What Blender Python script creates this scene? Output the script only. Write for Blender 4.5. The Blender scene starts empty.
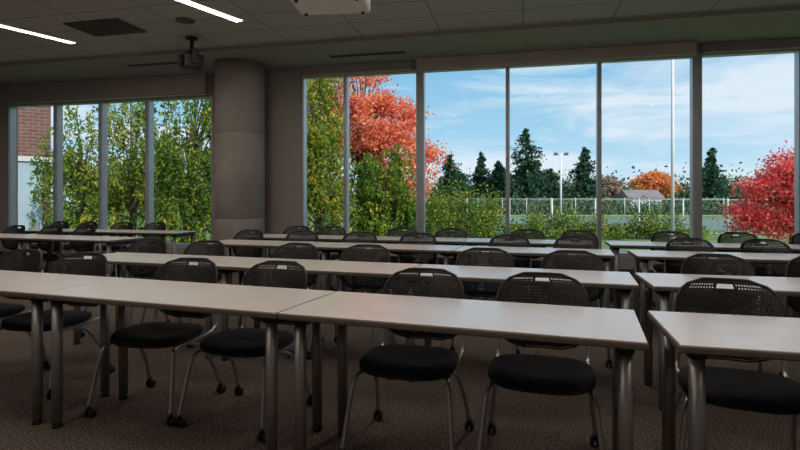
import bpy, bmesh, math, random
import numpy as np
from mathutils import Vector, Matrix
random.seed(7); rng=np.random.default_rng(7)
scene=bpy.context.scene
YAW=math.radians(13.0)
cy,sy=math.cos(YAW),math.sin(YAW)
def W(x,z):
    """viewer-aligned survey coordinates (metres) -> room coordinates"""
    return (x*cy-z*sy, x*sy+z*cy)

# ------------------------------------------------------------ materials
def newmat(name):
    m=bpy.data.materials.new(name); m.use_nodes=True
    nt=m.node_tree; b=nt.nodes['Principled BSDF']
    return m,nt,b
def simple(name,col,rough=0.5,metal=0.0,spec=0.5,noise=None,bump=None):
    m,nt,b=newmat(name)
    b.inputs['Base Color'].default_value=(*col,1)
    b.inputs['Roughness'].default_value=rough
    b.inputs['Metallic'].default_value=metal
    b.inputs['Specular IOR Level'].default_value=spec
    tc=nt.nodes.new('ShaderNodeTexCoord')
    if noise:
        sc,amt=noise
        n=nt.nodes.new('ShaderNodeTexNoise'); n.inputs['Scale'].default_value=sc; n.inputs['Detail'].default_value=5
        r=nt.nodes.new('ShaderNodeValToRGB')
        r.color_ramp.elements[0].position=0.3; r.color_ramp.elements[1].position=0.7
        r.color_ramp.elements[0].color=(*[c*(1-amt) for c in col],1)
        r.color_ramp.elements[1].color=(*[min(1,c*(1+amt)) for c in col],1)
        nt.links.new(tc.outputs['Object'],n.inputs['Vector'])
        nt.links.new(n.outputs['Fac'],r.inputs['Fac'])
        nt.links.new(r.outputs['Color'],b.inputs['Base Color'])
    if bump:
        sc,st=bump
        n2=nt.nodes.new('ShaderNodeTexNoise'); n2.inputs['Scale'].default_value=sc; n2.inputs['Detail'].default_value=3
        bp=nt.nodes.new('ShaderNodeBump'); bp.inputs['Strength'].default_value=st; bp.inputs['Distance'].default_value=0.01
        nt.links.new(tc.outputs['Object'],n2.inputs['Vector'])
        nt.links.new(n2.outputs['Fac'],bp.inputs['Height'])
        nt.links.new(bp.outputs['Normal'],b.inputs['Normal'])
    return m
M={}
M['laminate']=simple('table_laminate',(0.88,0.83,0.81),0.25,spec=0.9,noise=(6,0.03))
M['edge']=simple('table_edge_band',(0.14,0.11,0.09),0.5,noise=(20,0.1))
M['leg']=simple('table_leg_metal',(0.30,0.29,0.29),0.38,0.6,noise=(8,0.06))
M['black']=simple('black_plastic',(0.012,0.012,0.012),0.45,noise=(30,0.1))
M['shell']=simple('chair_shell_plastic',(0.012,0.011,0.011),0.42,noise=(12,0.12))
M['fabric']=simple('seat_fabric',(0.014,0.014,0.020),0.9,noise=(260,0.5),bump=(400,0.4))
M['chrome']=simple('chair_tube_metal',(0.50,0.50,0.52),0.3,0.8,noise=(8,0.05))
M['frame']=simple('window_aluminium',(0.60,0.63,0.67),0.4,0.4,noise=(5,0.06))
M['wall']=simple('wall_paint',(0.42,0.385,0.35),0.85,noise=(3,0.04))
M['base']=simple('baseboard_rubber',(0.06,0.055,0.05),0.7,noise=(5,0.1))
M['shade']=simple('roller_shade_housing',(0.38,0.345,0.31),0.7,noise=(3,0.04))
M['shade2']=simple('roller_shade_fascia',(0.58,0.52,0.46),0.7,noise=(3,0.04))
M['concrete']=simple('column_concrete',(0.34,0.31,0.28),0.9,noise=(2.2,0.14),bump=(30,0.2))
M['whitep']=simple('white_plastic',(0.75,0.72,0.68),0.5,noise=(5,0.03))
M['grille']=simple('grille_metal',(0.10,0.095,0.09),0.6,noise=(5,0.05))
M['polewhite']=simple('painted_pole',(0.75,0.77,0.80),0.5,noise=(2,0.05))
M['fence']=simple('galvanised_fence',(0.60,0.64,0.63),0.5,0.1,noise=(2,0.05))
M['bark']=simple('bark',(0.10,0.075,0.055),0.95,noise=(8,0.4),bump=(20,0.5))
M['grass']=simple('grass',(0.12,0.20,0.055),0.95,noise=(0.5,0.45))
M['court']=simple('court_surface',(0.13,0.20,0.17),0.9,noise=(0.15,0.3))
M['stone']=simple('pale_panel',(0.5,0.5,0.5),0.8,noise=(2,0.05))
M['siding']=simple('house_siding',(0.55,0.53,0.50),0.8,noise=(1,0.06))
M['roof']=simple('roof_shingle',(0.22,0.20,0.20),0.9,noise=(2,0.2))

def carpet():
    m,nt,b=newmat('carpet')
    tc=nt.nodes.new('ShaderNodeTexCoord')
    v=nt.nodes.new('ShaderNodeTexNoise'); v.inputs['Scale'].default_value=105; v.inputs['Detail'].default_value=3; v.inputs['Roughness'].default_value=0.8
    r=nt.nodes.new('ShaderNodeValToRGB')
    e=r.color_ramp.elements
    e[0].position=0.36; e[0].color=(0.020,0.015,0.013,1)
    e[1].position=0.66; e[1].color=(0.40,0.33,0.28,1)
    x=e.new(0.5); x.color=(0.088,0.069,0.057,1)
    nt.links.new(tc.outputs['Object'],v.inputs['Vector']); nt.links.new(v.outputs['Fac'],r.inputs['Fac'])
    nt.links.new(r.outputs['Color'],b.inputs['Base Color'])
    b.inputs['Roughness'].default_value=1; b.inputs['Specular IOR Level'].default_value=0.1
    bp=nt.nodes.new('ShaderNodeBump'); bp.inputs['Strength'].default_value=0.5; bp.inputs['Distance'].default_value=0.006
    nt.links.new(v.outputs['Fac'],bp.inputs['Height']); nt.links.new(bp.outputs['Normal'],b.inputs['Normal'])
    return m
M['carpet']=carpet()
def ceilmat():
    m,nt,b=newmat('ceiling_tile')
    tc=nt.nodes.new('ShaderNodeTexCoord')
    br=nt.nodes.new('ShaderNodeTexBrick'); br.offset=0.0
    br.inputs['Color1'].default_value=(0.56,0.53,0.50,1); br.inputs['Color2'].default_value=(0.53,0.50,0.47,1)
    br.inputs['Mortar'].default_value=(0.26,0.24,0.22,1)
    br.inputs['Scale'].default_value=1; br.inputs['Mortar Size'].default_value=0.010
    br.inputs['Brick Width'].default_value=1.2; br.inputs['Row Height'].default_value=0.6
    nt.links.new(tc.outputs['Object'],br.inputs['Vector']); nt.links.new(br.outputs['Color'],b.inputs['Base Color'])
    b.inputs['Roughness'].default_value=0.95
    return m
M['ceil']=ceilmat()
def brickmat():
    m,nt,b=newmat('brick')
    tc=nt.nodes.new('ShaderNodeTexCoord'); mp=nt.nodes.new('ShaderNodeMapping'); mp.inputs['Rotation'].default_value=(math.radians(90),0,0)
    br=nt.nodes.new('ShaderNodeTexBrick')
    br.inputs['Color1'].default_value=(0.17,0.075,0.06,1); br.inputs['Color2'].default_value=(0.12,0.055,0.05,1)
    br.inputs['Mortar'].default_value=(0.20,0.17,0.155,1)
    br.inputs['Scale'].default_value=1; br.inputs['Mortar Size'].default_value=0.012
    br.inputs['Brick Width'].default_value=0.4; br.inputs['Row Height'].default_value=0.14
    nt.links.new(tc.outputs['Object'],mp.inputs['Vector']); nt.links.new(mp.outputs['Vector'],br.inputs['Vector'])
    nt.links.new(br.outputs['Color'],b.inputs['Base Color']); b.inputs['Roughness'].default_value=0.9
    return m
M['brick']=brickmat()
def glassmat(name,tint=(0.97,0.985,1.0)):
    m,nt,b=newmat(name); nt.nodes.remove(b)
    out=nt.nodes['Material Output']
    t=nt.nodes.new('ShaderNodeBsdfTransparent'); t.inputs['Color'].default_value=(*tint,1)
    g=nt.nodes.new('ShaderNodeBsdfGlossy'); g.inputs['Roughness'].default_value=0.02
    mx=nt.nodes.new('ShaderNodeMixShader'); lw=nt.nodes.new('ShaderNodeLayerWeight'); lw.inputs['Blend'].default_value=0.12
    ml=nt.nodes.new('ShaderNodeMath'); ml.operation='MULTIPLY'; ml.inputs[1].default_value=0.4
    nt.links.new(lw.outputs['Fresnel'],ml.inputs[0]); nt.links.new(ml.outputs[0],mx.inputs['Fac'])
    nt.links.new(t.outputs[0],mx.inputs[1]); nt.links.new(g.outputs[0],mx.inputs[2]); nt.links.new(mx.outputs[0],out.inputs['Surface'])
    return m
M['glass']=glassmat('window_glass')
M['bglass']=simple('painted_sky_glass',(0.38,0.50,0.58),0.10,0.15,0.9,noise=(0.4,0.15))  # pale sky-blue base colour stands in for sky reflected in the glass
def emis(name,col,st):
    m,nt,b=newmat(name)
    b.inputs['Base Color'].default_value=(1,1,1,1)
    b.inputs['Emission Color'].default_value=(*col,1); b.inputs['Emission Strength'].default_value=st
    return m
M['lamp']=emis('luminaire_diffuser',(1.0,0.90,0.76),3.0)
def leafmat(name,cols,scale=1.2,trans=0.4):
    m,nt,b=newmat(name); out=nt.nodes['Material Output']
    tc=nt.nodes.new('ShaderNodeTexCoord'); n=nt.nodes.new('ShaderNodeTexNoise')
    n.inputs['Scale'].default_value=scale; n.inputs['Detail'].default_value=6; n.inputs['Roughness'].default_value=0.8
    r=nt.nodes.new('ShaderNodeValToRGB'); e=r.color_ramp.elements
    k=len(cols)
    e[0].position=0.34; e[0].color=(*cols[0],1); e[1].position=0.68; e[1].color=(*cols[-1],1)
    for i in range(1,k-1):
        x=e.new(0.34+0.34*i/(k-1)); x.color=(*cols[i],1)
    nt.links.new(tc.outputs['Object'],n.inputs['Vector']); nt.links.new(n.outputs['Fac'],r.inputs['Fac'])
    nt.links.new(r.outputs['Color'],b.inputs['Base Color']); b.inputs['Roughness'].default_value=0.7
    b.inputs['Specular IOR Level'].default_value=0.2
    t=nt.nodes.new('ShaderNodeBsdfTranslucent'); nt.links.new(r.outputs['Color'],t.inputs['Color'])
    mx=nt.nodes.new('ShaderNodeMixShader'); mx.inputs['Fac'].default_value=trans
    nt.links.new(b.outputs[0],mx.inputs[1]); nt.links.new(t.outputs[0],mx.inputs[2]); nt.links.new(mx.outputs[0],out.inputs['Surface'])
    return m
M['leaf_green']=leafmat('leaf_green',[(0.02,0.07,0.012),(0.085,0.20,0.03),(0.36,0.40,0.06)],1.6)
M['leaf_yg']=leafmat('leaf_yellow_green',[(0.07,0.14,0.02),(0.30,0.36,0.04),(0.82,0.52,0.09)],1.4)
M['leaf_red']=leafmat('leaf_red',[(0.55,0.06,0.05),(0.88,0.24,0.17),(0.94,0.58,0.38)],2.0)
M['leaf_crimson']=leafmat('leaf_crimson',[(0.52,0.03,0.05),(0.88,0.12,0.14),(0.94,0.42,0.34)],2.0)
M['leaf_orange']=leafmat('leaf_orange',[(0.55,0.16,0.06),(0.86,0.36,0.13),(0.92,0.56,0.22)],1.5)
M['leaf_brown']=leafmat('leaf_brown',[(0.20,0.13,0.12),(0.38,0.26,0.22),(0.46,0.34,0.28)],0.6,0.3)
M['needles']=leafmat('conifer_needles',[(0.010,0.040,0.030),(0.03,0.09,0.05),(0.10,0.18,0.08)],0.9,0.15)
M['hedge']=leafmat('hedge_leaf',[(0.03,0.09,0.05),(0.08,0.17,0.07),(0.26,0.27,0.13)],0.30,0.2)

# ------------------------------------------------------------ mesh builder
class MB:
    def __init__(s): s.v=[];s.f=[];s.m=[];s.mats=[];s.smooth=[]
    def mi(s,k):
        if k not in s.mats: s.mats.append(k)
        return s.mats.index(k)
    def add(s,vs,fs,k,smooth=False):
        o=len(s.v); s.v+= [tuple(v) for v in vs]; i=s.mi(k)
        for f in fs: s.f.append(tuple(a+o for a in f)); s.m.append(i); s.smooth.append(smooth)
    def box(s,a,b,k,bev=0.0):
        if bev<=0:
            x0,y0,z0=a;x1,y1,z1=b
            vs=[(x0,y0,z0),(x1,y0,z0),(x1,y1,z0),(x0,y1,z0),(x0,y0,z1),(x1,y0,z1),(x1,y1,z1),(x0,y1,z1)]
            s.add(vs,[(0,3,2,1),(4,5,6,7),(0,1,5,4),(1,2,6,5),(2,3,7,6),(3,0,4,7)],k)
        else:
            bm=bmesh.new(); bmesh.ops.create_cube(bm,size=1)
            for v in bm.verts:
                v.co=Vector(((a[i]+b[i])/2+v.co[i]*(b[i]-a[i]) for i in range(3)))
            bmesh.ops.bevel(bm,geom=bm.edges[:],offset=bev,segments=2,affect='EDGES',profile=0.5)
            s.addbm(bm,k)
    def addbm(s,bm,k,smooth=False):
        bm.verts.index_update()
        s.add([v.co[:] for v in bm.verts],[[v.index for v in f.verts] for f in bm.faces],k,smooth); bm.free()
    def tube(s,pts,r,k,n=10,caps=True):
        pts=[Vector(p) for p in pts]; rs=r if isinstance(r,(list,tuple)) else [r]*len(pts)
        vs=[];fs=[]; prev=None
        for i,p in enumerate(pts):
            d=(pts[min(i+1,len(pts)-1)]-pts[max(i-1,0)]).normalized()
            if prev is None:
                up=Vector((0,0,1)) if abs(d.z)<0.9 else Vector((1,0,0))
                a=d.cross(up).normalized()
            else: a=(prev-d*prev.dot(d)).normalized()
            prev=a; b=d.cross(a)
            for j in range(n):
                t=2*math.pi*j/n; vs.append(p+(a*math.cos(t)+b*math.sin(t))*rs[i])
        for i in range(len(pts)-1):
            for j in range(n):
                fs.append((i*n+j,i*n+(j+1)%n,(i+1)*n+(j+1)%n,(i+1)*n+j))
        if caps: fs.append(tuple(range(n-1,-1,-1))); fs.append(tuple((len(pts)-1)*n+j for j in range(n)))
        s.add(vs,fs,k,True)
    def rings(s,rings,k,smooth=True):
        n=len(rings[0]); vs=[p for r in rings for p in r]; fs=[]
        for i in range(len(rings)-1):
            for j in range(n): fs.append((i*n+j,i*n+(j+1)%n,(i+1)*n+(j+1)%n,(i+1)*n+j))
        fs.append(tuple(range(n-1,-1,-1))); fs.append(tuple((len(rings)-1)*n+j for j in range(n)))
        s.add(vs,fs,k,smooth)
    def mesh(s,name):
        me=bpy.data.meshes.new(name); me.from_pydata(s.v,[],s.f)
        for k in s.mats: me.materials.append(M[k])
        me.polygons.foreach_set('material_index',s.m); me.polygons.foreach_set('use_smooth',s.smooth); me.update()
        return me
    def obj(s,name,loc=(0,0,0),rz=0):
        o=bpy.data.objects.new(name,s.mesh(name)); scene.collection.objects.link(o); o.location=loc; o.rotation_euler=(0,0,rz); return o
def smoothpath(pts,sub=5):
    P=[Vector(p) for p in pts]; out=[]
    for i in range(len(P)-1):
        p0=P[max(i-1,0)];p1=P[i];p2=P[i+1];p3=P[min(i+2,len(P)-1)]
        for j in range(sub):
            t=j/sub
            out.append(0.5*((2*p1)+(p2-p0)*t+(2*p0-5*p1+4*p2-p3)*t*t+(3*p1-p0-3*p2+p3)*t**3))
    out.append(P[-1]); return out

# ------------------------------------------------------------ room shell
XL,XR,YB,YF=-11.1,6.0,-3.0,9.31
CH=3.75
f=MB(); f.box((XL-0.25,YB-0.25,-0.2),(XR+0.25,YF+0.3,0),'carpet'); f.obj('floor')
c=MB(); c.box((XL-0.25,YB-0.25,CH),(XR+0.25,YF+0.3,CH+0.3),'ceil'); c.obj('ceiling')
w=MB(); w.box((XL-0.25,YB,0),(XL,YF+0.3,CH),'wall'); w.obj('wall_left')
w=MB(); w.box((XR,YB,0),(XR+0.25,YF+0.3,CH),'wall'); w.obj('wall_right')
w=MB(); w.box((XL-0.25,YB-0.25,0),(XR+0.25,YB,CH),'wall'); w.obj('wall_front')
SILL=0.30; TOPR=3.57; TOPL=3.29; YO=YF+0.25
w=MB()
w.box((XL,YF,0),(XR,YO,SILL),'wall')
w.box((-4.04,YF,TOPR),(XR,YO,CH),'wall')
w.box((XL,YF,TOPL),(-5.90,YO,CH),'wall')
w.box((-5.90,YF,SILL),(-4.04,YO,CH),'wall')
w.box((XL,YF,SILL),(-10.85,YO,TOPL),'wall')
w.box((5.65,YF,SILL),(XR,YO,TOPR),'wall')
w.obj('wall_back')
b=MB(); b.box((XL,YF-0.015,0),(XR,YF,0.11),'base'); b.obj('baseboard_back')
b=MB(); b.box((XL,YB,0),(XL+0.015,YF-0.015,0.11),'base'); b.obj('baseboard_left')
b=MB(); b.box((XR-0.015,YB,0),(XR,YF-0.015,0.11),'base'); b.obj('baseboard_right')
b=MB(); b.box((XL,YF-1.45,CH-0.06),(XR,YF,CH),'shade'); b.obj('trim_1')
b=MB(); b.box((-4.04,YF-0.06,TOPR-0.02),(XR,YF,CH-0.06),'shade'); b.obj('trim_2')
b=MB(); b.box((XL,YF-0.06,TOPL-0.02),(-5.9,YF,CH-0.06),'shade'); b.obj('trim_3')
def rshade(x0,x1,ztop,zb,d,k='shade'):
    r=MB(); r.box((x0,YF-0.06-d,zb),(x1,YF-0.06,ztop),k,0.01)
    r.tube([(x0+0.03,YF-0.06-d/2,zb-0.012),(x1-0.03,YF-0.06-d/2,zb-0.012)],0.014,'whitep',8)
    r.obj('roller_shade_housing')
rshade(-1.80,2.62,CH-0.06,3.50,0.20,'shade2')
rshade(2.74,5.6,CH-0.06,3.56,0.06)
rshade(-4.0,-1.90,CH-0.06,3.55,0.08)
rshade(-10.8,-5.95,CH-0.06,3.30,0.10)

def window(i,x0,x1,ztop,lw=0.06,rw=0.06):
    g=MB(); y0,y1=YF+0.02,YF+0.17
    g.box((x0,y0,SILL),(x0+lw,y1,ztop),'frame'); g.box((x1-rw,y0,SILL),(x1,y1,ztop),'frame')
    g.box((x0+lw,y0,SILL),(x1-rw,y1,SILL+0.07),'frame'); g.box((x0+lw,y0,ztop-0.04),(x1-rw,y1,ztop),'frame')
    g.box((x0+lw*0.35,y0-0.02,SILL),(x0+lw*0.65,y0,ztop),'frame'); g.box((x1-rw*0.65,y0-0.02,SILL),(x1-rw*0.35,y0,ztop),'frame')
    y=YF+0.12
    g.add([(x0+lw,y,SILL+0.07),(x1-rw,y,SILL+0.07),(x1-rw,y,ztop-0.04),(x0+lw,y,ztop-0.04)],[(0,1,2,3)],'glass')
    g.obj('window_%d'%i)
xs=[-4.04,-3.19,-1.79,-0.26,1.23,2.70,4.15,5.65]
n=1
for a,bb in zip(xs[:-1],xs[1:]):
    lw=0.07 if a in(-1.79,2.70) else 0.033; rw=0.07 if bb in(-1.79,2.70) else 0.033
    window(n,a,bb,TOPR,lw,rw); n+=1
xs=[-10.85,-9.62,-8.50,-7.39,-5.90]
for a,bb in zip(xs[:-1],xs[1:]):
    window(n,a,bb,TOPL,0.045,0.045); n+=1

col=MB(); cx,cyy=-4.97,8.72; R=0.43
def circ(r,z,n=48): return [(cx+r*math.cos(2*math.pi*j/n),cyy+r*math.sin(2*math.pi*j/n),z) for j in range(n)]
col.rings([circ(R,0),circ(R,0.9),circ(R-0.004,0.905),circ(R-0.004,0.912),circ(R,0.917),circ(R,2.4),circ(R-0.004,2.405),circ(R-0.004,2.412),circ(R,2.417),circ(R,CH-0.06)],'concrete')
col.obj('concrete_column')

# ------------------------------------------------------------ ceiling things
LAMP_W=19.0
def ceillight(p,q,zc=CH):
    (ax,ay),(bx,by)=p,q; L=math.hypot(bx-ax,by-ay); ang=math.atan2(by-ay,bx-ax)
    g=MB(); h=L/2; wd=0.065
    g.box((-h-0.02,-wd-0.02,-0.022),(h+0.02,-wd,0),'whitep'); g.box((-h-0.02,wd,-0.022),(h+0.02,wd+0.02,0),'whitep')
    g.box((-h-0.02,-wd,-0.022),(-h,wd,0),'whitep'); g.box((h,-wd,-0.022),(h+0.02,wd,0),'whitep')
    g.box((-h,-wd,-0.012),(h,wd,-0.001),'lamp')
    o=g.obj('ceiling_light',((ax+bx)/2,(ay+by)/2,zc),ang)
    A=bpy.data.lights.new('tube','AREA'); A.shape='RECTANGLE'; A.size=L; A.size_y=2*wd; A.energy=LAMP_W; A.color=(1.0,0.89,0.78)
    ao=bpy.data.objects.new('tube',A); scene.collection.objects.link(ao); ao.parent=o; ao.location=(0,0,-0.016)
ceillight(W(-3.05,6.1),W(-2.23,7.43))
ceillight(W(-6.2,6.8),W(-5.18,8.47))
dx_,dy_=W(0.53,0.85)
for (mx_,mz_) in ((1.4,5.0),(4.0,3.0),(-1.6,3.0),(-4.6,4.2),(-7.4,4.4),(0.6,1.2),(3.2,-0.2),(-2.6,0.2),(-5.4,1.2)):
    x,y=W(mx_,mz_)
    if x<XL+1 or x>XR-0.6 or y<YB+0.9: continue
    ceillight((x-dx_*0.75,y-dy_*0.75),(x+dx_*0.75,y+dy_*0.75))
g=MB(); g.box((-0.45,-0.3,-0.02),(0.45,0.3,0),'grille')
for i in range(9): g.box((-0.42,-0.26+i*0.06,-0.03),(0.42,-0.235+i*0.06,-0.02),'grille')
x,y=W(-4.27,7.75); g.obj('ceiling_air_diffuser',(x,y,CH),0)
for (px,pz) in ((-3.0,7.45),):
    g=MB(); cx=cyy=0; g.rings([circ(0.12,-0.015,28),circ(0.13,-0.008,28),circ(0.13,0,28)],'grille'); x,y=W(px,pz); g.obj('ceiling_speaker',(x,y,CH))
for (x0,y0,L) in ((-7.0,YF-1.0,1.2),(-3.2,YF-0.75,1.3)):
    g=MB(); g.box((x0,y0,CH-0.072),(x0+L,y0+0.10,CH-0.06),'grille'); g.box((x0+0.02,y0+0.03,CH-0.076),(x0+L-0.02,y0+0.045,CH-0.072),'black'); g.box((x0+0.02,y0+0.06,CH-0.076),(x0+L-0.02,y0+0.075,CH-0.072),'black'); g.obj('slot_diffuser')
# ceiling camera
g=MB(); cx=cyy=0
g.rings([circ(0.09,0,20),circ(0.09,-0.03,20),circ(0.03,-0.04,20)],'black')
g.tube([(0,0,-0.03),(0,0,-0.2)],0.03,'black',12)
g.box((-0.14,-0.05,-0.23),(0.14,0.05,-0.19),'black',0.01)
g.box((-0.15,-0.05,-0.42),(-0.125,0.05,-0.2),'black',0.008); g.box((0.125,-0.05,-0.42),(0.15,0.05,-0.2),'black',0.008)
g.box((-0.115,-0.15,-0.49),(0.115,0.15,-0.26),'black',0.03)
g.tube([(0,-0.15,-0.375),(0,-0.2,-0.38)],[0.075,0.08],'black',20)
g.tube([(0,-0.2,-0.38),(0,-0.205,-0.38)],0.055,'grille',20)
x,y=W(-3.22,8.25); g.obj('ceiling_camera',(x,y,CH),math.radians(-35))
# projector
g=MB()
g.box((-0.30,-0.2,0),(0.30,0.2,0.15),'whitep',0.025)
g.tube([(-0.12,-0.2,0.075),(-0.12,-0.235,0.075)],[0.06,0.055],'black',20)
g.tube([(-0.12,-0.235,0.075),(-0.12,-0.238,0.075)],0.04,'bglass',20)
for i in range(6): g.box((0.06,-0.204,0.03+i*0.016),(0.26,-0.198,0.038+i*0.016),'grille')
g.box((-0.12,-0.1,0.15),(0.12,0.1,0.18),'whitep',0.005)
pz=2.80
g.tube([(0,0,0.17),(0,0,CH-pz-0.02)],0.025,'whitep',14); g.tube([(0,0,CH-pz-0.03),(0,0,CH-pz)],0.08,'whitep',20)
for sx in(-1,1):
    for s2 in(-1,1): g.tube([(sx*0.24,s2*0.15,-0.015),(sx*0.24,s2*0.15,0.01)],0.015,'black',10)
x,y=W(-0.56,4.3); g.obj('ceiling_projector',(x,y,pz),math.radians(8))

# ------------------------------------------------------------ table
t=MB(); Lh=0.75; D=0.6; H=0.74; INS=0.072
t.box((-Lh,0,H-0.030),(Lh,D,H-0.004),'edge',0.006)
t.box((-Lh+0.004,0.004,H-0.006),(Lh-0.004,D-0.004,H),'laminate',0.002)
for sx in (-1,1):
    for yy in (0.075,D-0.085):
        X=sx*(Lh-INS)
        t.tube([(X,yy,0.03),(X,yy,H-0.03)],0.027,'leg',18)
        t.tube([(X,yy,H-0.06),(X,yy,H-0.03)],[0.030,0.040],'black',18)
        t.tube([(X,yy,0.0),(X,yy,0.012),(X,yy,0.035)],[0.026,0.026,0.014],'black',16)
    X=sx*(Lh-INS)
    t.box((X-0.02,0.10,H-0.07),(X+0.02,D-0.11,H-0.03),'black')
t.box((-Lh+0.09,D/2-0.02,H-0.065),(Lh-0.09,D/2+0.02,H-0.03),'black')
tmesh=t.mesh('training_table')
def place(name,mesh,x,z,a,rot=0):
    o=bpy.data.objects.new(name,mesh); scene.collection.objects.link(o)
    wx,wy=W(x,z); o.location=(wx,wy,0); o.rotation_euler=(0,0,YAW-math.radians(a)+rot); return o
def row(x0,z0,a,n,right=False):
    ar=math.radians(a)
    for i in range(n):
        s=(i+0.5)*1.506
        if right: s=-s
        place('training_table',tmesh,x0-s*math.cos(ar),z0+s*math.sin(ar),a)

# ------------------------------------------------------------ chair
ch=MB()
bm=bmesh.new(); NU,NV=60,52; a=0.235; hh=0.195; zc=0.655
def shellpt(u,v):
    vv=v*0.975; p=3.0
    wv=(1-abs(vv)**p)**(1/p)
    taper=1.0-0.07*(0.5-0.5*v)
    x=a*u*wv*taper; z=zc+hh*vv
    y=0.33-0.075*(x/a)**2+0.05*((v+1)/2)**1.5-0.03*(1-abs(v))
    return (x,y,z)
grid=[[bm.verts.new(shellpt(-1+2*i/NU,-1+2*j/NV)) for j in range(NV+1)] for i in range(NU+1)]
for i in range(NU):
    for j in range(NV):
        uc=-1+2*(i+.5)/NU; vc=-1+2*(j+.5)/NV
        if abs(uc)<0.20 and 0.77<vc<0.885: continue
        handle_rim=abs(uc)<0.26 and 0.70<vc
        inside=abs(uc)<0.87 and -0.80<vc<0.87
        if inside and not handle_rim and j%2==0 and ((i+(j//2)%2)%2==0): continue
        bm.faces.new((grid[i][j],grid[i+1][j],grid[i+1][j+1],grid[i][j+1]))
for v in [v for v in bm.verts if not v.link_faces]: bm.verts.remove(v)
bmesh.ops.recalc_face_normals(bm,faces=bm.faces[:])
bmesh.ops.solidify(bm,geom=bm.faces[:],thickness=0.004)
ch.addbm(bm,'shell')
rim=[]
for k in range(64):
    if k<16: u,v=-1+2*k/16,-1
    elif k<32: u,v=1,-1+2*(k-16)/16
    elif k<48: u,v=1-2*(k-32)/16,1
    else: u,v=-1,1-2*(k-48)/16
    rim.append(shellpt(u,v))
rim.append(rim[0]); ch.tube(rim,0.0075,'shell',8)
def sel(rx,ry,z,n=44,p=3.0,dy=0.01,dip=0):
    out=[]
    for j in range(n):
        t=2*math.pi*j/n; c,s=math.cos(t),math.sin(t)
        x=rx*math.copysign(abs(c)**(2/p),c); y=ry*math.copysign(abs(s)**(2/p),s)
        out.append((x*(1+0.04*(-y/ry)),y+dy,z-0.010*max(0,-y/ry)**2+dip*abs(x/rx)**2))
    return out
ch.rings([sel(0.19,0.175,0.405),sel(0.225,0.208,0.410),sel(0.238,0.220,0.421),sel(0.238,0.220,0.427)],'black')
ch.rings([sel(0.236,0.218,0.427),sel(0.240,0.222,0.436),sel(0.232,0.214,0.449,dip=0.006),sel(0.20,0.185,0.456,dip=0.010),sel(0.12,0.11,0.454),sel(0.03,0.03,0.452)],'fabric')
for s in(-1,1):
    ch.tube(smoothpath([(s*0.262,-0.255,0.055),(s*0.255,-0.235,0.15),(s*0.237,-0.195,0.33),(s*0.225,-0.165,0.388),(s*0.215,-0.10,0.397),(s*0.212,0.08,0.395),(s*0.215,0.20,0.40),(s*0.225,0.262,0.43),(s*0.228,0.285,0.50),(s*0.222,0.292,0.60),(s*0.212,0.300,0.70)],5),0.0115,'chrome',10)
    ch.tube(smoothpath([(s*0.212,-0.02,0.392),(s*0.222,0.10,0.345),(s*0.243,0.21,0.19),(s*0.258,0.262,0.055)],5),0.0115,'chrome',10)
    for yy in(-0.255,0.262):
        X=s*(0.262 if yy<0 else 0.258)
        ch.tube([(X,yy,0.045),(X,yy,0.075)],0.014,'black',12)
        yb=yy+0.012
        for d in(-1,1):
            ch.tube([(X+d*0.006,yb,0.026),(X+d*0.010,yb,0.026),(X+d*0.022,yb,0.026)],[0.018,0.026,0.022],'black',16)
        ch.tube([(X-0.012,yb,0.026),(X+0.012,yb,0.026)],0.009,'chrome',8)
        ch.box((X-0.008,yy-0.012,0.036),(X+0.008,yy+0.022,0.054),'black',0.003)
    ch.box((s*0.205-0.018,0.285,0.60),(s*0.205+0.018,0.312,0.68),'black',0.006)
ch.tube([(-0.213,-0.09,0.394),(0.213,-0.09,0.394)],0.010,'chrome',8)
ch.tube([(-0.213,0.10,0.394),(0.213,0.10,0.394)],0.010,'chrome',8)
cmesh=ch.mesh('stacking_chair')
def chair_seat(x,z,a): place('stacking_chair',cmesh,x,z,a)
def chairs(x0,z0,a,Xs,off=0.29):
    ar=math.radians(a)
    for X in Xs:
        zb=z0+(x0-X)*math.tan(ar)+0.6/math.cos(ar)+off+random.uniform(-0.03,0.03)
        aa=a+random.uniform(-5,5); r=math.radians(aa)
        place('stacking_chair',cmesh,X-0.33*math.sin(r),zb-0.33*math.cos(r),aa)

row(0.874,1.864,19.4,3); row(0.962,1.84,15,1,True)
for x,z,a in [(0.05,2.68,16),(0.66,2.50,16),(1.47,2.30,22),(-0.87,3.05,19),(-1.46,3.22,12),(-2.38,3.60,10),(-3.03,3.86,14)]:
    chair_seat(x,z,a)
row(1.41,3.133,18.3,3); row(1.47,3.10,14,2,True)
chairs(1.41,3.133,18.3,[1.315,0.686,-0.285,-0.92,-1.84,-2.49])
chairs(1.47,3.10,14,[2.25,2.86])
row(1.95,4.82,17.7,3); row(2.12,4.76,15,2,True)
chairs(1.95,4.82,17.7,[1.90,1.23,0.22,-0.48,-1.22,-1.95])
chairs(2.12,4.76,15,[2.94,3.6,4.3])
row(2.2,6.01,16.5,3); row(2.35,5.96,15,2,True)
chairs(2.2,6.01,16.5,[2.30,1.696,0.718,0.05,-0.99,-1.53])
chairs(2.35,5.96,15,[3.35,4.06,4.8])
row(-3.6,6.59,17.7,2); chairs(-3.6,6.59,17.7,[-4.6,-5.2,-5.9])
row(-3.4,8.07,14,2); chairs(-3.4,8.07,14,[-4.2,-4.85,-5.55,-6.15])

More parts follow.
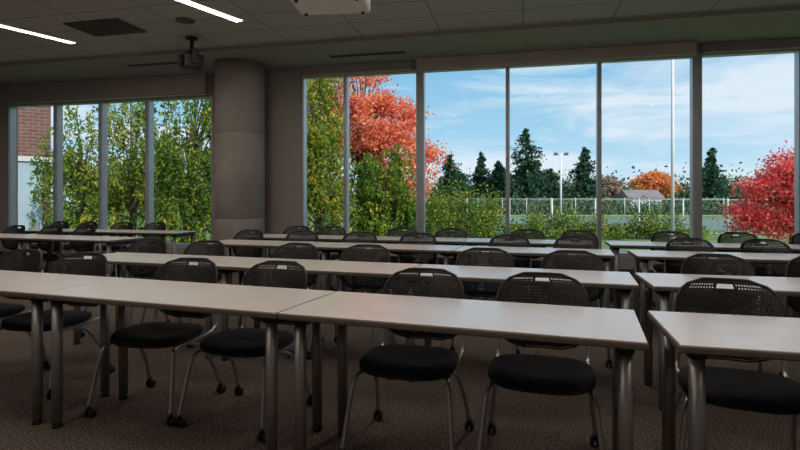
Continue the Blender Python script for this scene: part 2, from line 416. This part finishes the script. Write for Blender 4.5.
# ------------------------------------------------------------ outdoors
GZ=-0.5
g=MB(); g.box((-160,YO+0.05,GZ-0.3),(160,260,GZ),'grass'); g.obj('lawn_ground')
def quadpatch(name,pts,z,k):
    g=MB(); vs=[(*W(x,zz),z) for x,zz in pts]; vs2=[(a,b,z-0.04) for a,b,_ in vs]; n=len(vs)
    g.add(vs+vs2,[tuple(range(n))]+[(i,(i+1)%n,(i+1)%n+n,i+n) for i in range(n)],k); return g.obj(name)
quadpatch('tennis_court',[(4.5,31),(29,29),(31,50),(6,51)],GZ+0.03,'court')

def leaves(mb,C,size,k,flat=0.0,elong=1.6):
    n=len(C)
    if n==0: return
    d=rng.normal(size=(n,3)); d/=np.linalg.norm(d,axis=1)[:,None]
    if flat>0: d[:,2]-=flat; d/=np.linalg.norm(d,axis=1)[:,None]
    e=rng.normal(size=(n,3)); e-= (e*d).sum(1)[:,None]*d; e/=np.linalg.norm(e,axis=1)[:,None]
    s=size*rng.uniform(0.6,1.3,n)[:,None]
    P=np.stack([C-d*s*elong*.5,C+e*s*.5,C+d*s*elong*.5,C-e*s*.5],1).reshape(-1,3)
    o=len(mb.v); mb.v+=list(map(tuple,P.tolist())); i=mb.mi(k)
    mb.f+=[(o+4*j,o+4*j+1,o+4*j+2,o+4*j+3) for j in range(n)]; mb.m+=[i]*n; mb.smooth+=[False]*n
def tree(name,x,z,crown,k,ntips=120,lpt=120,ls=0.10,spread=0.35,droop=0.0,trunk=0.16,k2=None):
    mb=MB(); wts=np.array([c[3]*c[4]*c[5] for c in crown]); wts/=wts.sum()
    zmax=max(c[2] for c in crown)
    tp=smoothpath([(0,0,0),(0.08,0.05,zmax*0.35),(-0.05,0.1,zmax*0.7),(0.05,0,zmax*1.05)],4)
    mb.tube(tp,[trunk*(1-0.85*i/(len(tp)-1)) for i in range(len(tp))],'bark',9)
    allC=[]
    for i in range(ntips):
        c=crown[rng.choice(len(crown),p=wts)]
        d=rng.normal(size=3); d/=np.linalg.norm(d); r=rng.uniform(0.35,1.12)**0.6
        tip=np.array([c[0]+d[0]*r*c[3],c[1]+d[1]*r*c[4],c[2]+d[2]*r*c[5]])
        if tip[2]<0.3: tip[2]=0.3+rng.uniform(0,.5)
        if i%3==0:
            zb=min(max(tip[2]*0.55,0.25*zmax),zmax); base=min(tp,key=lambda q:abs(q.z-zb))
            mid=(Vector(tip)+base)/2+Vector((0,0,0.12*abs(tip[2]-base.z)+0.1))
            mb.tube([base,mid,Vector(tip)],[trunk*0.28,trunk*0.16,0.008],'bark',5,False)
        if droop>0:
            nst=6
            for s_ in range(nst):
                o=tip+rng.normal(size=3)*spread*np.array([.8,.8,.4]); L=droop*rng.uniform(.5,1.2); m=max(4,lpt//nst)
                tt=rng.uniform(0,1,m)
                q=o+np.stack([rng.normal(size=m)*0.05+tt*rng.normal()*0.15,rng.normal(size=m)*0.05+tt*rng.normal()*0.15,-tt*L],1)
                allC.append(q)
        else:
            sz=spread*rng.uniform(0.6,1.4)
            allC.append(tip+rng.normal(size=(lpt,3))*sz*np.array([1,1,.5]))
    C=np.concatenate(allC); C=C[C[:,2]>0.1]
    if k2:
        msk=rng.random(len(C))<0.3
        leaves(mb,C[msk],ls,k2,flat=0.8 if droop else 0.0,elong=2.4 if droop else 1.5); C=C[~msk]
    leaves(mb,C,ls,k,flat=0.8 if droop else 0.0,elong=2.4 if droop else 1.5)
    wx,wy=W(x,z); return mb.obj(name,(wx,wy,GZ))
tree('birch_tree',-12.0,20.0,[(0,0,3.8,1.2,1.3,1.7),(0.1,0,2.2,1.4,1.4,1.6)],'leaf_green',75,130,0.065,0.26,1.0,k2='leaf_yg')
tree('birch_tree',-9.6,19.0,[(0,0,4.0,1.5,1.4,2.0),(-0.2,0,2.2,1.5,1.5,1.6)],'leaf_yg',75,130,0.065,0.26,1.1,k2='leaf_green')
tree('birch_tree',-6.7,17.0,[(0.15,0,4.2,1.45,1.4,2.4),(0.1,0,2.0,1.4,1.5,1.6)],'leaf_green',120,140,0.06,0.25,1.1,k2='leaf_yg')
tree('birch_tree',-2.3,14.6,[(-0.2,0,4.1,0.85,1.2,1.9),(0.0,0,2.2,1.1,1.3,1.9)],'leaf_yg',110,150,0.055,0.25,1.0,k2='leaf_green')
tree('birch_tree',-0.45,15.4,[(0,0,2.6,0.7,1.0,0.75),(0.05,0,1.5,0.85,1.0,1.2)],'leaf_green',75,150,0.055,0.23,0.8,0.10,k2='leaf_yg')
tree('maple_tree',-1.5,21.0,[(0.2,0,4.6,1.9,1.8,1.3),(-0.7,0,6.1,1.9,1.6,1.4),(1.5,0,3.4,1.3,1.5,1.8)],'leaf_red',220,120,0.08,0.27,k2='leaf_orange')
tree('maple_tree',12.5,17,[(0,0,1.75,1.6,1.5,1.1),(0.9,0.3,2.5,1.3,1.5,1.1),(-0.9,0,1.1,0.8,1.0,0.6)],'leaf_crimson',190,120,0.065,0.24,k2='leaf_red')
tree('maple_tree',38.0,80,[(0,0,3.9,2.4,2.2,1.7)],'leaf_orange',90,80,0.3,0.5)
tree('maple_tree',33.5,88,[(0,0,3.4,2.6,2.2,1.7)],'leaf_brown',80,80,0.3,0.5)
tree('maple_tree',30.5,86,[(0,0,3.0,2.0,2.2,1.5)],'leaf_brown',70,70,0.3,0.5)
def conifer(name,x,z,h,r,pw=0.75):
    mb=MB(); mb.tube([(0,0,0),(0,0,h*0.6),(0,0,h)],[0.22,0.13,0.01],'bark',8)
    C=[]; zz=0.5; ph=rng.uniform(0,6.28,3); lean=rng.normal(size=2)*0.02
    while zz<h:
        fr=1-zz/h; rad=r*(fr**pw)*rng.uniform(0.6,1.2); nb=6+int(7*fr)
        for b_ in range(nb):
            th=rng.uniform(0,6.283)
            irr=1+0.30*math.sin(th+ph[0]+zz*0.9)+0.22*math.sin(2*th+ph[1]-zz*1.7)
            R_=max(0.15,rad*rng.uniform(0.55,1.25)*irr)
            end=np.array([R_*math.cos(th),R_*math.sin(th),rng.uniform(-0.30,0.05)*R_])
            cz=np.array([lean[0]*zz,lean[1]*zz,zz])
            if b_%2==0: mb.tube([cz,cz+end],[0.04,0.01],'bark',4,False)
            m=int(14+34*fr); tt=rng.uniform(0.1,1,m)[:,None]
            C.append(cz+tt*end+rng.normal(size=(m,3))*np.array([.15,.15,.13])*(0.6+R_*0.22))
        zz+=h*rng.uniform(0.018,0.045)
    leaves(mb,np.concatenate(C),0.22,'needles',0.5,2.0)
    wx,wy=W(x,z); return mb.obj(name,(wx,wy,GZ))
conifer('conifer_tree',17.0,72,11.2,4.4,0.6)
conifer('conifer_tree',14.2,77,7.2,3.8,0.5)
conifer('conifer_tree',19.8,78,7.2,3.6,0.55)
conifer('conifer_tree',6.6,72,7.9,3.2,0.6)
conifer('conifer_tree',8.8,79,6.0,3.2,0.5)
conifer('conifer_tree',12.0,80,8.9,2.7,0.7)
conifer('conifer_tree',25.0,72,8.8,3.1,0.6)
conifer('conifer_tree',22.6,80,6.4,3.2,0.5)
conifer('conifer_tree',42.0,72,8.8,3.2,0.75)
conifer('conifer_tree',45.0,79,6.4,3.6,0.5)
mb=MB(); C=[]
for i in range(200):
    x=rng.uniform(-60,95); z=rng.uniform(98,112); hgt=rng.uniform(3.4,7.6); wx,wy=W(x,z)
    C.append(np.array([wx,wy,GZ+hgt*0.45])+rng.normal(size=(180,3))*np.array([1.7,1.4,hgt*0.24]))
C=np.concatenate(C); C[:,2]=np.abs(C[:,2]-GZ)+GZ
msk=rng.random(len(C))<0.15
leaves(mb,C[~msk],0.5,'hedge'); leaves(mb,C[msk],0.5,'leaf_brown'); mb.obj('distant_tree_line')
mb=MB(); C=[]
for i in range(110):
    x=-3+i*0.42+rng.uniform(-.2,.2); z=64+rng.uniform(-1,1); wx,wy=W(x,z); hb=rng.uniform(0.4,1.1)
    C.append(np.array([wx,wy,GZ+hb])+rng.normal(size=(80,3))*np.array([0.5,.5,hb*0.5]))
C=np.concatenate(C); C[:,2]=np.abs(C[:,2]-GZ)+GZ
leaves(mb,C,0.28,'hedge'); mb.obj('boxwood_hedge')
def shrubs(name,items,k,k2=None,ls=0.08):
    mb=MB(); C=[]
    for (x,z,rr,hh_) in items:
        wx,wy=W(x,z); mb.tube([(wx,wy,GZ),(wx,wy,GZ+hh_*0.7)],[0.03,0.01],'bark',5)
        n_=int(900*rr*hh_)+60
        C.append(np.array([wx,wy,GZ+hh_*0.5])+rng.normal(size=(n_,3))*np.array([rr*.5,rr*.5,hh_*0.28]))
    C=np.concatenate(C); C[:,2]=np.abs(C[:,2]-GZ)+GZ
    if k2:
        m_=rng.random(len(C))<0.35; leaves(mb,C[m_],ls,k2); C=C[~m_]
    leaves(mb,C,ls,k); mb.obj(name)
shrubs('garden_shrubs',[(0.9+i*0.42+rng.uniform(-.2,.2),24+rng.uniform(-1,1),rng.uniform(.4,.8),rng.uniform(1.1,2.3) if i<9 else rng.uniform(.5,1.3)) for i in range(30)],'leaf_green','leaf_yg',0.075)
def house(x,z,wd_,dp,h,rz):
    mb=MB(); mb.box((-wd_/2,-dp/2,0),(wd_/2,dp/2,h),'siding')
    o=0.3; rh=h+dp*0.26
    mb.add([(-wd_/2-o,-dp/2-o,h-0.1),(wd_/2+o,-dp/2-o,h-0.1),(wd_/2+o,dp/2+o,h-0.1),(-wd_/2-o,dp/2+o,h-0.1),(-wd_/2-o,0,rh),(wd_/2+o,0,rh)],[(0,1,5,4),(2,3,4,5),(3,0,4),(1,2,5),(0,3,2,1)],'roof')
    for i in range(3):
        X=-wd_/2+wd_*(i+0.6)/3.8; mb.box((X,-dp/2-0.05,h*0.4),(X+0.8,-dp/2+0.01,h*0.8),'bglass')
    wx,wy=W(x,z); mb.obj('distant_house',(wx,wy,GZ),rz)
house(31.0,69,4,3.6,2.1,YAW)
def fence(x0,z0,x1,z1,h,n,r=0.04):
    mb=MB(); a=Vector((*W(x0,z0),GZ)); b_=Vector((*W(x1,z1),GZ))
    for i in range(n+1):
        p=a.lerp(b_,i/n); mb.tube([p,p+Vector((0,0,h+0.06))],r,'fence',8)
        mb.tube([p+Vector((0,0,h+0.06)),p+Vector((0,0,h+0.1))],[r*1.2,0.02],'fence',8)
    for zz in (0.08,h): mb.tube([a+Vector((0,0,zz)),b_+Vector((0,0,zz))],0.015,'fence',6)
    L=(b_-a).length; m=int(L/0.3); d=(b_-a)/m
    for i in range(m-1):
        p=a+d*i; mb.tube([p+Vector((0,0,0.08)),p+d*2+Vector((0,0,h))],0.0025,'fence',3,False); mb.tube([p+d*2+Vector((0,0,0.08)),p+Vector((0,0,h))],0.0025,'fence',3,False)
    mb.obj('chain_link_fence')
fence(1.3,27.5,27,25.8,1.75,12)
fence(-2,57,34,56,1.9,14)
def pole(x,z,h,r,lamps):
    mb=MB(); mb.tube([(0,0,0),(0,0,0.25)],r*1.7,'polewhite',14); mb.tube([(0,0,0.2),(0,0,h*0.5),(0,0,h)],[r,r*0.9,r*0.7],'polewhite',14)
    if lamps:
        mb.tube([(-0.7,0,h-0.1),(0.7,0,h-0.1)],0.05,'polewhite',8)
        for s in(-0.6,0.6): mb.box((s-0.2,-0.25,h-0.15),(s+0.2,0.1,h+0.15),'grille',0.03)
    else:
        mb.tube([(0,0,h-0.05),(0,-0.9,h+0.1)],[r*0.7,r*0.4],'polewhite',10); mb.box((-0.15,-1.4,h+0.05),(0.15,-0.8,h+0.17),'grille',0.03)
    wx,wy=W(x,z); mb.obj('light_pole',(wx,wy,GZ),YAW)
pole(18.4,61,7.0,0.12,True)
pole(11.5,22.5,9.8,0.07,False)
# brick building
mb=MB()
mb.box((-14,0,0),(0,10,9),'brick')
mb.box((-14.0,-0.15,3.3),(0.05,0,3.5),'stone')
for i in range(6):
    x0=-2.0-i*2.2
    mb.box((x0,-0.06,0.4),(x0+1.7,-0.01,3.3),'bglass'); mb.box((x0-0.06,-0.1,0.3),(x0,0,3.3),'frame'); mb.box((x0+0.8,-0.1,0.4),(x0+0.86,-0.06,3.3),'frame')
mb.box((-14,-0.12,0.0),(0,0,0.4),'stone')
mb.box((-14.1,-0.2,9),(0.1,10.1,9.25),'stone')
wx,wy=W(-14.4,22.0); mb.obj('brick_building',(wx,wy,GZ),math.radians(49))

# ------------------------------------------------------------ sky / light
wd=bpy.data.worlds.new('sky_world'); scene.world=wd; wd.use_nodes=True; nt=wd.node_tree
bg=nt.nodes['Background']
tc=nt.nodes.new('ShaderNodeTexCoord'); sp=nt.nodes.new('ShaderNodeSeparateXYZ'); nt.links.new(tc.outputs['Generated'],sp.inputs[0])
r=nt.nodes.new('ShaderNodeValToRGB'); e=r.color_ramp.elements
e[0].position=0.0; e[0].color=(0.58,0.74,0.84,1); e[1].position=0.6; e[1].color=(0.08,0.26,0.52,1)
x=e.new(0.12); x.color=(0.33,0.58,0.76,1); x=e.new(0.3); x.color=(0.17,0.43,0.67,1)
nt.links.new(sp.outputs['Z'],r.inputs['Fac'])
mp=nt.nodes.new('ShaderNodeMapping'); mp.inputs['Scale'].default_value=(1.5,1.5,8.5); mp.inputs['Rotation'].default_value=(0.14,0.12,0)
nt.links.new(tc.outputs['Generated'],mp.inputs['Vector'])
n=nt.nodes.new('ShaderNodeTexNoise'); n.inputs['Scale'].default_value=2.0; n.inputs['Detail'].default_value=8; n.inputs['Roughness'].default_value=0.58; n.inputs['Distortion'].default_value=0.5
nt.links.new(mp.outputs[0],n.inputs['Vector'])
cr=nt.nodes.new('ShaderNodeValToRGB'); cr.color_ramp.elements[0].position=0.41; cr.color_ramp.elements[1].position=0.61
cr.color_ramp.elements[0].color=(0,0,0,1); cr.color_ramp.elements[1].color=(0.88,0.88,0.88,1)
nt.links.new(n.outputs['Fac'],cr.inputs['Fac'])
mx=nt.nodes.new('ShaderNodeMixRGB'); mx.inputs['Color2'].default_value=(0.69,0.77,0.83,1)
nt.links.new(cr.outputs['Color'],mx.inputs['Fac']); nt.links.new(r.outputs['Color'],mx.inputs['Color1']); nt.links.new(mx.outputs['Color'],bg.inputs['Color'])
bg.inputs['Strength'].default_value=1.15

sun=bpy.data.lights.new('sun','SUN'); sun.energy=4.2; sun.angle=math.radians(1.0); sun.color=(1,0.93,0.82)
so=bpy.data.objects.new('sun',sun); scene.collection.objects.link(so)
d=Vector((-0.62,0.52,-0.60)); so.rotation_euler=d.to_track_quat('-Z','Y').to_euler(); so.location=(20,-20,30)
for nm,x0,x1,zt in (('portal_a',-4.04,5.65,TOPR),('portal_b',-10.85,-5.9,TOPL)):
    L=bpy.data.lights.new(nm,'AREA'); L.shape='RECTANGLE'; L.size=x1-x0; L.size_y=zt-SILL; L.cycles.is_portal=True
    o=bpy.data.objects.new(nm,L); scene.collection.objects.link(o); o.location=((x0+x1)/2,YO+0.02,(zt+SILL)/2)
    o.rotation_euler=Vector((0,-1,0)).to_track_quat('-Z','Y').to_euler()

cam=bpy.data.cameras.new('camera'); cam.lens=24; cam.sensor_width=36; cam.shift_y=-25/800; cam.clip_end=600
co=bpy.data.objects.new('camera',cam); scene.collection.objects.link(co); co.location=(0,0,1.24); co.rotation_euler=(math.radians(90),0,YAW)
scene.camera=co
scene.view_settings.view_transform='Standard'; scene.view_settings.look='None'; scene.view_settings.exposure=0.0
